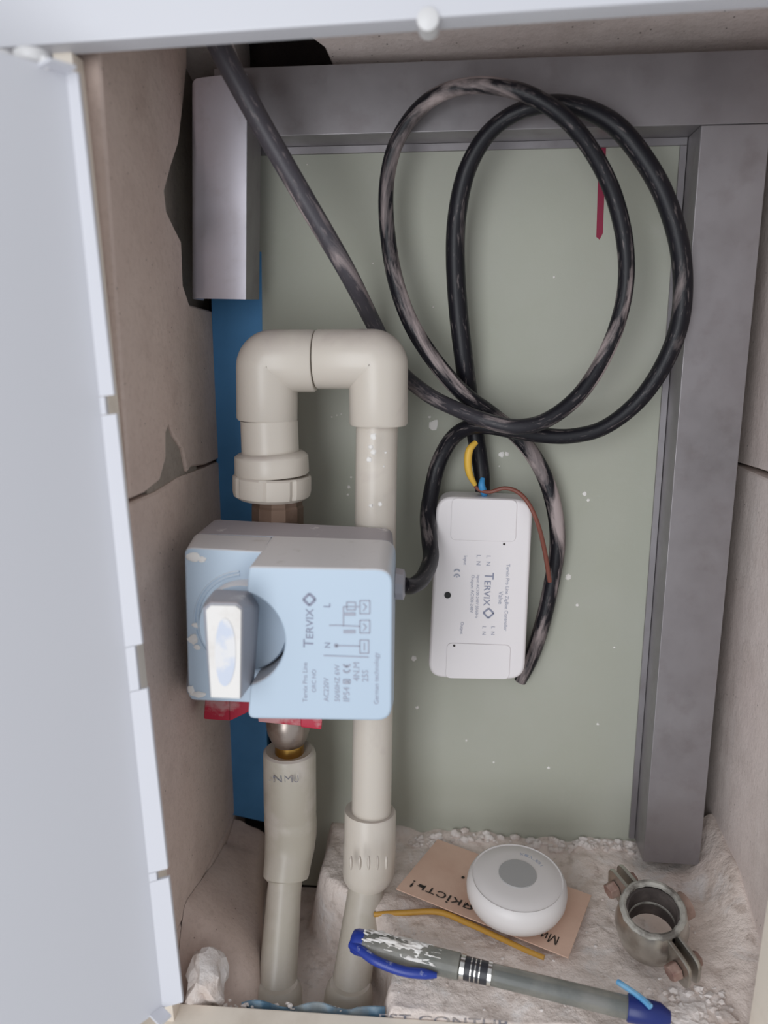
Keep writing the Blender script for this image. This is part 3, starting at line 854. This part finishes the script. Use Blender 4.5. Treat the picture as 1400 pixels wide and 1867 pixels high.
for pts_ in ([(590, 1195), (672, 1198)], [(613, 1177), (656, 1178)], [(656, 1167), (672, 1167), (672, 1191), (656, 1191), (656, 1167)],
             [(626, 1183 + 56), (638, 1183 + 56), (638, 1184 + 62), (626, 1184 + 62), (626, 1183 + 56)], [(629, 1242), (635, 1242), (635, 1244), (629, 1244)],
             [(656, 1095), (674, 1095), (674, 1119), (656, 1119), (656, 1095)], [(656, 1131), (674, 1131), (674, 1154), (656, 1154), (656, 1131)],
             [(632, 1098), (648, 1098), (648, 1112), (632, 1112), (632, 1098)], [(626, 1142), (626, 1106), (656, 1106)], [(600, 1140), (618, 1140), (656, 1142)],
             [(664, 1172), (664, 1186)], [(662, 1100), (668, 1106), (662, 1114)], [(662, 1137), (668, 1143), (662, 1150)]):
    for (xa, ya), (xb_, yb_) in zip(pts_, pts_[1:]): pline(pm, xa, ya, xb_, yb_)
for (xa, ya, xb_, yb_) in ((628, 1121, 648, 1121), (628, 1118, 648, 1118), (626, 1153, 648, 1153), (626, 1150, 648, 1150)): pline(pm, xa, ya, xb_, yb_, .0005)
pcirc(pm, 613, 1177, 2, 0, 360, .0008)
pcirc(pm, 632, 1220, 6, 10, 170, .0005); pcirc(pm, 632, 1210, 6, 10, 170, .0005); pline(pm, 632, 1212, 632, 1216, .0005)
pm.build('diagram', M['print_faint'], lab, smooth=False, recalc=False)
dm = MB()
for (xa, ya), (xb_, yb_) in zip([(553, 1093), (564, 1082), (575, 1093), (564, 1104)], [(564, 1082), (575, 1093), (564, 1104), (553, 1093)]):
    pline(dm, xa, ya, xb_, yb_, .0007)
tag(dm.build('emblem', M['print'], lab, smooth=False, recalc=False), 'diamond shaped outline emblem above the printed name')

# ---------------------------------------------------------------- control module hanging on the board
YM = -0.004
mod = thing('control_module', 'white flat rectangular control module with rounded corners, hanging under the black cables', 'module', at(868, 1240, .0))
cf = rrect([at(780, 1236, YM), at(956, 1240, YM), at(972, 912, YM), at(796, 905, YM)], .012, 8)
mdl = MB().prism(cf, (0, .024, 0)).build('case', M['white'], mod, bevel=.0026, seg=4, angle=50)
for cr in ([(812, 1236), (928, 1238), (931, 1176), (815, 1172)], [(821, 984), (940, 988), (943, 912), (824, 908)]):
    q = rrect([at(x, y, YM - .0002) for x, y in cr], .004)
    MB().prism(q, (0, -.0005, 0)).build('terminal_cover', M['white'], mod, bevel=.0003, seg=1)
b_ = at(816, 1085, YM)
MB().rings([(b_ + Vector((0, .001, 0)), rad(6, b_)), (b_ + Vector((0, -.0006, 0)), rad(6, b_))], 20, (0, -1, 0)).build('button', M['black'], mod)
for px, py, yy in ((919, 992, YM), (828, 1177, YM - .0007)):
    c_ = at(px, py, yy); MB().rings([(c_ + Vector((0, .0003, 0)), rad(2.2, c_)), (c_ + Vector((0, -.0003, 0)), rad(2.2, c_))], 10, (0, -1, 0)).build('screw_hole', M['ink'], mod)
def mtx(txt, x, y0, y1, mat='print_faint', cap=None):
    lettering(txt, at(x + .06 * (1085 - y0) * .7, y0, YM), at(x + .06 * (1085 - y1) * .7, y1, YM), (0, -1, 0), M[mat], mdl, cap=cap, lift=.0004)
mtx('T', 882, 1044, 1056, 'print', rad(17, b_)); mtx('ERVIX', 882, 1059, 1104, 'print', rad(12, b_))
mtx('Tervix Pro Line ZigBee Controller', 921, 1028, 1150); mtx('Valve', 909, 1078, 1101)
mtx('Input: AC100-240V 50/60Hz', 868, 1048, 1127); mtx('Output: AC100-240V', 858, 1048, 1117)
mtx('Input', 843, 1013, 1030); mtx('L  N', 866, 1012, 1030); mtx('L  N', 884, 1013, 1031); mtx('Output', 842, 1134, 1156); mtx('L  N', 882, 1142, 1157); mtx('L  N', 898, 1142, 1157)
pm = MB(); YA3 = YM
for cy_ in (1043, 1052): pcirc(pm, 833, cy_, 5, 180 + 10, 350, .0005)
pline(pm, 833, 1050, 833, 1053, .0004)
pm.build('mark', M['print_faint'], mdl, smooth=False, recalc=False)
dm = MB()
for (xa, ya), (xb_, yb_) in zip([(881, 1117), (891, 1109), (900, 1118), (890, 1127)], [(891, 1109), (900, 1118), (890, 1127), (881, 1117)]): pline(dm, xa, ya, xb_, yb_, .0006)
tag(dm.build('emblem', M['print'], mdl, smooth=False, recalc=False), 'diamond shaped outline emblem after the printed name')
YA3 = -0.125


# ---------------------------------------------------------------- cables and wires
def run(name, pts, mat, label, cat, parent=None, sub=8, n=14):
    w3 = [tuple(at(p[0], p[1], p[2])) + (p[3],) for p in pts]
    q = catmull(w3, sub)
    m_ = MB().tube([x[:3] for x in q], [x[3] for x in q], n)
    o = m_.build(name, mat, parent, angle=60, loc=None if parent is not None else w3[0][:3])
    if label: tag(o, label, cat)
    return o


run('power_cable', [(352, -20, -.062, .0066), (395, 75, -.060, .0066), (470, 215, -.052, .0064), (555, 362, -.044, .0062), (630, 490, -.030, .0059), (682, 592, .008, .0056), (722, 668, .014, .0054),
                    (775, 716, .004, .0052), (830, 745, -.010, .0050), (890, 768, -.020, .0050), (945, 778, -.022, .0050), (1000, 764, -.020, .0050), (1060, 715, -.016, .0050), (1110, 632, -.012, .0050),
                    (1138, 540, -.012, .0050), (1140, 450, -.014, .0052), (1120, 360, -.018, .0052), (1085, 285, -.024, .0050), (1035, 220, -.030, .0050), (975, 178, -.032, .0049),
                    (920, 160, -.030, .0048), (860, 156, -.026, .0047), (800, 172, -.020, .0047), (752, 212, -.014, .0047), (718, 272, -.006, .0047), (704, 345, -.002, .0048), (707, 430, -.002, .0050),
                    (722, 515, -.004, .0052), (752, 595, -.006, .0054), (800, 668, -.006, .0056), (850, 722, .000, .0056), (895, 755, .007, .0056), (950, 802, .014, .0056), (988, 858, .016, .0056),
                    (1010, 925, .016, .0056), (1016, 995, .018, .0056), (1004, 1070, .020, .0056), (988, 1140, .021, .0056), (968, 1200, .022, .0054), (948, 1242, .023, .0045)],
    M['cable_grey'], 'black cable entering from the top left, forming the front coil, ending behind the white module', 'cable')
run('actuator_cable', [(880, 896, .008, .0052), (878, 862, .012, .0056), (868, 800, .018, .0060), (856, 730, .018, .0062), (845, 650, .008, .0063), (835, 560, .006, .0063), (830, 470, .003, .0062), (833, 395, 0, .0060),
                       (848, 320, -.006, .0057), (876, 262, -.010, .0053), (912, 223, -.013, .0050), (960, 198, -.0165, .0050), (1015, 189, -.0165, .0052), (1075, 202, -.015, .0056), (1130, 236, -.014, .0060), (1180, 300, -.013, .0061),
                       (1214, 365, -.012, .0061), (1238, 445, -.010, .0061), (1245, 525, -.009, .0060), (1236, 600, -.008, .0058), (1206, 672, -.006, .0056), (1160, 735, -.004, .0053), (1100, 780, -.003, .0050), (1040, 795, -.002, .0050),
                       (985, 793, -.0015, .0052), (935, 785, -.003, .0054), (890, 777, -.005, .0054), (852, 780, .002, .0054), (822, 802, .010, .0054), (799, 845, .014, .0056), (787, 893, .010, .0056),
                       (780, 940, 0, .0056), (783, 985, -.016, .0055), (785, 1020, -.032, .0054), (772, 1052, -.055, .0052), (752, 1068, -.072, .0050), (735, 1067, -.080, .0050)],
    M['cable'], 'black flat cable leaving the module top, forming the rear coil and entering the actuator', 'cable')
run('yellow_core', [(868, 806, .000, .0018), (856, 820, -.002, .0026), (853, 842, -.002, .0027), (856, 864, -.001, .0024), (866, 884, .002, .0016)], M['wire_yellow'], 'short yellow wire core beside the cable above the white module', 'wire', sub=6, n=10)
run('blue_core', [(880, 872, .002, .0016), (878, 885, .000, .0024), (882, 897, .002, .0024), (884, 906, .006, .0018)], M['wire_blue'], 'tiny blue wire core entering the top of the white module', 'wire', sub=6, n=10)
run('brown_core', [(862, 878, .004, .0012), (872, 892, .001, .0013), (892, 897, -.002, .0013), (920, 890, -.003, .0014), (945, 898, -.006, .0015), (966, 922, -.010, .0015), (982, 960, -.009, .0015), (993, 1005, -.002, .0016), (1002, 1060, .006, .0016)],
    M['wire_brown'], 'thin brown wire core arching from the module top down its right side', 'wire', sub=6, n=10)

# ---------------------------------------------------------------- things lying on the floor
ZF = -0.0035
cardp = [atz(798, 1530, ZF + .005), atz(722, 1620, ZF + .004), atz(1036, 1746, ZF + .0), atz(1078, 1632, ZF + .003)]
card = MB().prism(cardp, (0, 0, -.0008)).build('kraft_card', M['kraft'], smooth=False, loc=cardp[1])
tag(card, 'brown kraft card with printed black words, lying under the round white sensor', 'card')
cn = (cardp[0] - cardp[1]).cross(cardp[2] - cardp[1]); cn = cn if cn.z > 0 else -cn
def onplane(px, py):
    d = ray(px, py); t = (cardp[1] - CAM).dot(cn) / d.dot(cn); return CAM + d * t
def card_text(txt, s, e, cap): lettering(txt, onplane(*s), onplane(*e), cn, M['ink'], card, cap=cap, lift=.0005)
card_text('Ми', (1020, 1710), (990, 1698), .0075); card_text('якість!', (866, 1652), (754, 1606), .0075)
card_text('.', (848, 1600), (842, 1598), None)

# leak sensor
sc = atz(939, 1651, ZF + .006); sr = rad(90, sc)
sen = thing('leak_sensor', 'round white leak sensor with a grey centre spot, lying on the kraft card', 'sensor', sc)
ax = Vector((0.02, -0.10, 1)).normalized(); hgt = .025
prof = [(0.0, .62), (.002, .80), (.006, .93), (.011, .99), (.016, 1.0), (.020, .985), (.0235, .94), (.0246, .90), (.0240, .875), (.0246, .85), (.0262, .6), (.0268, .3)]
MB().rings([(sc + ax * h, sr * r) for h, r in prof], 72, ax).build('body', M['sensor'], sen, angle=60)
MB().rings([(sc + ax * .0266, sr * .375), (sc + ax * .0274, sr * .37), (sc + ax * .0275, sr * .2)], 48, ax).build('centre_spot', M['sensor_grey'], sen, angle=60)
# arc lettering near the far rim, read from the far side
ux = Vector((1, 0, 0)); ux = (ux - ax * ux.dot(ax)).normalized(); uy = ax.cross(ux)
for i, ch in enumerate('Tervix'):
    a_ = math.radians(30 + i * 9.5); rad_c = sr * .80
    c_ = sc + ax * .0253 + (ux * math.cos(a_) + uy * math.sin(a_)) * sr * .62
    tdir = (-ux * math.sin(a_) + uy * math.cos(a_))
    lettering(ch, c_ - tdir * .0016, c_ + tdir * .0016, ax, M['print_faint'], sen, cap=.0042, lift=.0010)

run('yellow_wire', [(682, 1667, -.055, .0018), (740, 1664, -.056, .0019), (800, 1663, -.058, .0020), (850, 1682, -.066, .0019), (905, 1707, -.077, .0018), (960, 1733, -.089, .0017), (992, 1746, -.094, .0016)],
    M['ochre'], 'ochre yellow insulated wire lying in front of the kraft card', 'wire', sub=6, n=10)

# pipe clamp
cc = atz(1186, 1707, 0.002); cl_ = thing('pipe_clamp', 'dusty zinc pipe clamp ring with bolt ears, lying in the right corner of the floor', 'pipe clamp', cc)
e1_ = atz(1262, 1756, .012) - atz(1112, 1600, .012); e1_.z = 0; e1_.normalize()
ax = Vector((-0.10, -0.34, 1)).normalized(); e1_ = (e1_ - ax * e1_.dot(ax)).normalized(); e2_ = ax.cross(e1_)
CR, CH = .0198, .029


def shell(sgn):
    mb = MB(); prof = []
    K = 26; rings_ = []
    hs_ = [0, .15, .5, .85, 1.0]; bul = [0, .0012, .0028, .0012, 0]
    ro = []
    for k in range(K + 1):
        a_ = math.radians(6) + (math.pi - math.radians(12)) * k / K
        d = e1_ * math.cos(a_) + e2_ * math.sin(a_) * sgn
        ro.append(d)
    vs = []
    for d in ro:
        for h, b2_ in zip(hs_, bul): vs.append(cc + d * (CR + b2_) + ax * CH * h)
        for h, b2_ in zip(hs_[::-1], bul[::-1]): vs.append(cc + d * (CR - .0030 + b2_) + ax * CH * h)
    nn = 10; fs = []
    for k in range(K):
        for i in range(nn):
            i2 = (i + 1) % nn; fs.append((k * nn + i, k * nn + i2, (k + 1) * nn + i2, (k + 1) * nn + i))
    fs.append(tuple(range(nn))); fs.append(tuple(K * nn + i for i in range(nn)))
    mb.add(vs, fs); return mb


for sgn in (1, -1):
    shell(sgn).build('half_ring', M['zinc'], cl_, angle=40)
    # ears at both ends, flat plates standing radially
    for end in (1, -1):
        b0 = cc + e1_ * end * (CR - .002) + e2_ * sgn * .0022
        L = .021
        outl = rrect([b0 + ax * .002, b0 + e1_ * end * L + ax * .003, b0 + e1_ * end * L + ax * (CH - .003), b0 + ax * (CH - .001)], (0, .007, .007, 0))
        MB().prism(outl, e2_ * sgn * .0026).build('ear', M['zinc'], cl_, bevel=.0006)
mb = MB()
K = 48
pts = [cc + (e1_ * math.cos(2 * math.pi * k / K) + e2_ * math.sin(2 * math.pi * k / K)) * (CR - .0018 + .0008 * noise.noise(Vector((k * .7, 0, 0)))) + ax * (CH + .0002 + .0008 * noise.noise(Vector((k * .5, 3, 0)))) for k in range(K)]
mb.tube(pts, .0022, 8, closed=True); mb.build('lining', M['lining'], cl_)
mb = MB()
pts = [cc + (e1_ * math.cos(2 * math.pi * k / K) + e2_ * math.sin(2 * math.pi * k / K)) * (CR - .0040) + ax * (CH * .45) for k in range(K)]
mb.tube(pts, .0016, 8, closed=True); mb.build('lining', M['lining'], cl_)
for end in (1, -1):
    bc = cc + e1_ * end * (CR + .010) + ax * CH * .5
    MB().rings([(bc - e2_ * .0115, .0052), (bc - e2_ * .0050, .0056)], 6, e2_).build('bolt_head', M['rust'], cl_, bevel=.0006)
    MB().rings([(bc + e2_ * .0050, .0050), (bc + e2_ * .0105, .0048), (bc + e2_ * .0106, .003)], 6, e2_).build('nut', M['rust'], cl_, bevel=.0006)
mb = MB(); K = 40; vs = []
for k in range(K):
    d = e1_ * math.cos(2 * math.pi * k / K) + e2_ * math.sin(2 * math.pi * k / K)
    vs += [cc + d * (CR - .0034) + ax * .001, cc + d * (CR - .0034) + ax * (CH - .002), cc + d * (CR - .0050) + ax * (CH - .002), cc + d * (CR - .0050) + ax * .001]
mb.add(vs, [(k * 4 + i, k * 4 + (i + 1) % 4, (k + 1) % K * 4 + (i + 1) % 4, (k + 1) % K * 4 + i) for k in range(K) for i in range(4)])
tag(mb.build('shade_liner', M['shade'], cl_), 'dark band added for the shade inside the ring')
# threaded boss on the far side
bo = cc + e2_ * (CR + .0005) + ax * CH * .5
MB().rings([(bo, .0085), (bo + e2_ * .007, .0085), (bo + e2_ * .0075, .0065), (bo + e2_ * .004, .0045)], 20, e2_).build('threaded_boss', M['rust'], cl_, angle=40)

# ballpoint pen
q0, q1 = atz(648, 1716, .004), atz(1222, 1856, -.0035)
pen = thing('ballpoint_pen', 'clear ballpoint pen with blue cap and clip, lying across the dusty ledge', 'pen', q0)
pd = (q1 - q0).normalized(); PL = (q1 - q0).length
tocam = (CAM - q0).normalized(); pu = (Vector((0, 0, 1)) - pd * pd.z).normalized(); pv = pd.cross(pu)   # pv: sideways on the floor
if pv.y > 0: pv = -pv


def T_(px):                   # station along the pen for an image x
    t = (px - 648) / (1222 - 648); return t


def on(px): return q0 + pd * PL * T_(px)


R0 = .0079
MB().rings([(on(640), R0 * .55), (on(643), R0 * .85), (on(652), R0 * .98), (on(668), R0)], 32, pd).build('cap_end', M['pen_blue'], pen, angle=60)
MB().rings([(on(666), R0 * 1.0), (on(850), R0 * .98), (on(851), R0 * .9)], 32, pd).build('cap', M['pen_clear'], pen, angle=60)
cp = []
for px, off, lift in ((644, .004, .001), (668, .0085, .002), (700, .0125, .001), (750, .0130, -.001), (790, .0112, -.001), (814, .0098, -.001)):
    cp.append(tuple(on(px) + pv * off + pu * lift) + (.0030 if px < 800 else .0016,))
cq = catmull(cp, 6)
MB().tube([x[:3] for x in cq], [x[3] for x in cq], 12).build('clip', M['pen_blue'], pen)
MB().rings([(on(852), R0 * .88), (on(853), R0 * .95), (on(861), R0 * .95), (on(862), R0 * .85)], 32, pd).build('ring', M['chrome'], pen, angle=40)
MB().rings([(on(862), R0 * .86), (on(903), R0 * .84)], 32, pd).build('grip', M['grip'], pen)
for px in (872, 880, 888):
    MB().rings([(on(px), R0 * .87), (on(px + 2), R0 * .87)], 32, pd).build('grip_rib', M['chrome'], pen)
MB().rings([(on(903), R0 * .84), (on(904), R0 * .93), (on(911), R0 * .93), (on(912), R0 * .82)], 32, pd).build('ring', M['chrome'], pen, angle=40)
MB().rings([(on(912), R0 * .80), (on(1150), R0 * .80)], 32, pd).build('barrel', M['pen_clear'], pen)
MB().rings([(on(914), R0 * .3), (on(1148), R0 * .3)], 12, pd).build('refill', M['print'], pen)
MB().rings([(on(1150), R0 * .9), (on(1152), R0 * .95), (on(1205), R0 * .85), (on(1222), R0 * .45)], 32, pd).build('end_plug', M['pen_dark'], pen, angle=50)
dm = MB(); NA, NT = 84, 170; gi = {}
for a_i in range(NA + 1):
    for t_i in range(NT + 1):
        px = 664 + 182 * t_i / NT; ang = -1.5 + 2.7 * a_i / NA
        h = noise.noise(Vector((px * .028, ang * 2.2, 4))) + .55 * noise.noise(Vector((px * .09, ang * 6, 1)))
        lim = -.16 + 1.1 * abs((px - 735) / 110) ** 3 + .55 * max(0, abs(ang + .1) - .65)
        if h > lim:
            d = pu * math.cos(ang) + pv * math.sin(ang)
            gi[(a_i, t_i)] = len(dm.v); dm.v.append(on(px) + d * R0 * (1.01 + min(.18, .25 * (h - lim))))
for a_i in range(NA):
    for t_i in range(NT):
        q = [gi.get(k) for k in ((a_i, t_i), (a_i + 1, t_i), (a_i + 1, t_i + 1), (a_i, t_i + 1))]
        if None not in q: dm.f.append(tuple(q))
tag(dm.build('plaster_dust', M['smear'], pen, angle=180), 'white plaster dust caked on the cap', kind='stuff')

# sliver of pale blue plastic touching the pen end
sv = [atz(1126, 1790, .004), atz(1150, 1806, .005), atz(1172, 1822, .006), atz(1186, 1836, .006)]
MBs = MB(); MBs.tube([x[:] for x in catmull([tuple(x) for x in sv], 5)], .0017, 8)
tag(MBs.build('plastic_sliver', M['sky'], loc=sv[0]), 'thin light blue plastic sliver lying against the blue end of the pen', 'scrap')

# plaster chunk in the left corner and a slab of set plaster behind it
pc = at(378, 1790, -.112)
ck = MB(); ck.blob(pc, (rad(36, pc), .014, rad(54, pc)), 5, .55, 3, 1.7)
tag(ck.build('plaster_chunk', M['crumb'], angle=28, loc=pc), 'pale broken plaster chunk in the lower left corner beside the left pipe', 'plaster')

# blue protective film along the bottom rail
fm = MB(); top_, bot_ = [], []
K = 30
for k in range(K + 1):
    x = 440 + 262 * k / K
    yy = 1830 + 9 * (k / K) - 6 * math.sin(k * .5) * (1 if k < 24 else .4)
    top_.append(at(x, yy, -.121 + .002 * math.sin(k * 1.3))); bot_.append(at(x, 1870, -.1245))
vs = top_ + bot_; vs2 = [p + Vector((0, .0008, 0.0002)) for p in vs]; nn = K + 1
fs = []
for k in range(K):
    fs += [(k, k + 1, nn + k + 1, nn + k), (2 * nn + k, 2 * nn + nn + k, 2 * nn + nn + k + 1, 2 * nn + k + 1), (k, 2 * nn + k, 2 * nn + k + 1, k + 1)]
fm.add(vs + vs2, fs)
tag(fm.build('blue_film', M['film'], loc=bot_[0]), 'torn blue protective film along the bottom of the hatch frame in front of the pipes', 'film')
lettering('EST CONTUR', at(692, 1861, -.1256), at(930, 1874, -.1256), (0, -1, 0), M['ink_worn'], floor, cap=.006, lift=.0006)

# loose crumbs
cr_ = MB()
for i in range(150):
    x = random.uniform(-.035, .142); y = .0235 + random.uniform(-.006, .004) - (.004 if x < 0 else 0)
    k = random.uniform(.0008, .0026); cr_.blob((x, y, floor_z(x, y) + k * .5), (k * 1.5, k, k), i, .6, 1)
for i in range(150):
    x = random.uniform(.11, .172); y = random.uniform(-.125, -.095) + (.172 - x) * -.1; y = max(y, -.125)
    k = .0005 + .0022 * random.random() ** 3; cr_.blob((x, y, floor_z(x, y) + k * .3), (k * 1.3, k, k * .8), i, .8, 1)
for i in range(22):
    x = random.uniform(.135, .170); y = random.uniform(-.122, -.108)
    k = random.uniform(.0022, .0052); cr_.blob((x, y, floor_z(x, y) + k * .1), (k * 1.3, k, k * .5), i + 300, .9, 2, 2.2)
for i in range(90):
    x = random.uniform(-.03, .17); y = random.uniform(-.12, .02)
    k = random.uniform(.0004, .0012); cr_.blob((x, y, floor_z(x, y) + k * .3), (k * 1.3, k, k * .8), i, .6, 1)
for i in range(60):
    x = random.uniform(-.16, -.06); y = random.uniform(-.122, -.117)
    k = random.uniform(.0006, .0018); cr_.blob((x, y, -.032 + random.uniform(-.004, .004)), (k * 1.3, k, k * .8), i, .6, 1)
tag(cr_.build('plaster_crumbs', M['crumb'], angle=20), 'white plaster crumbs scattered over the niche floor', 'rubble', kind='stuff')
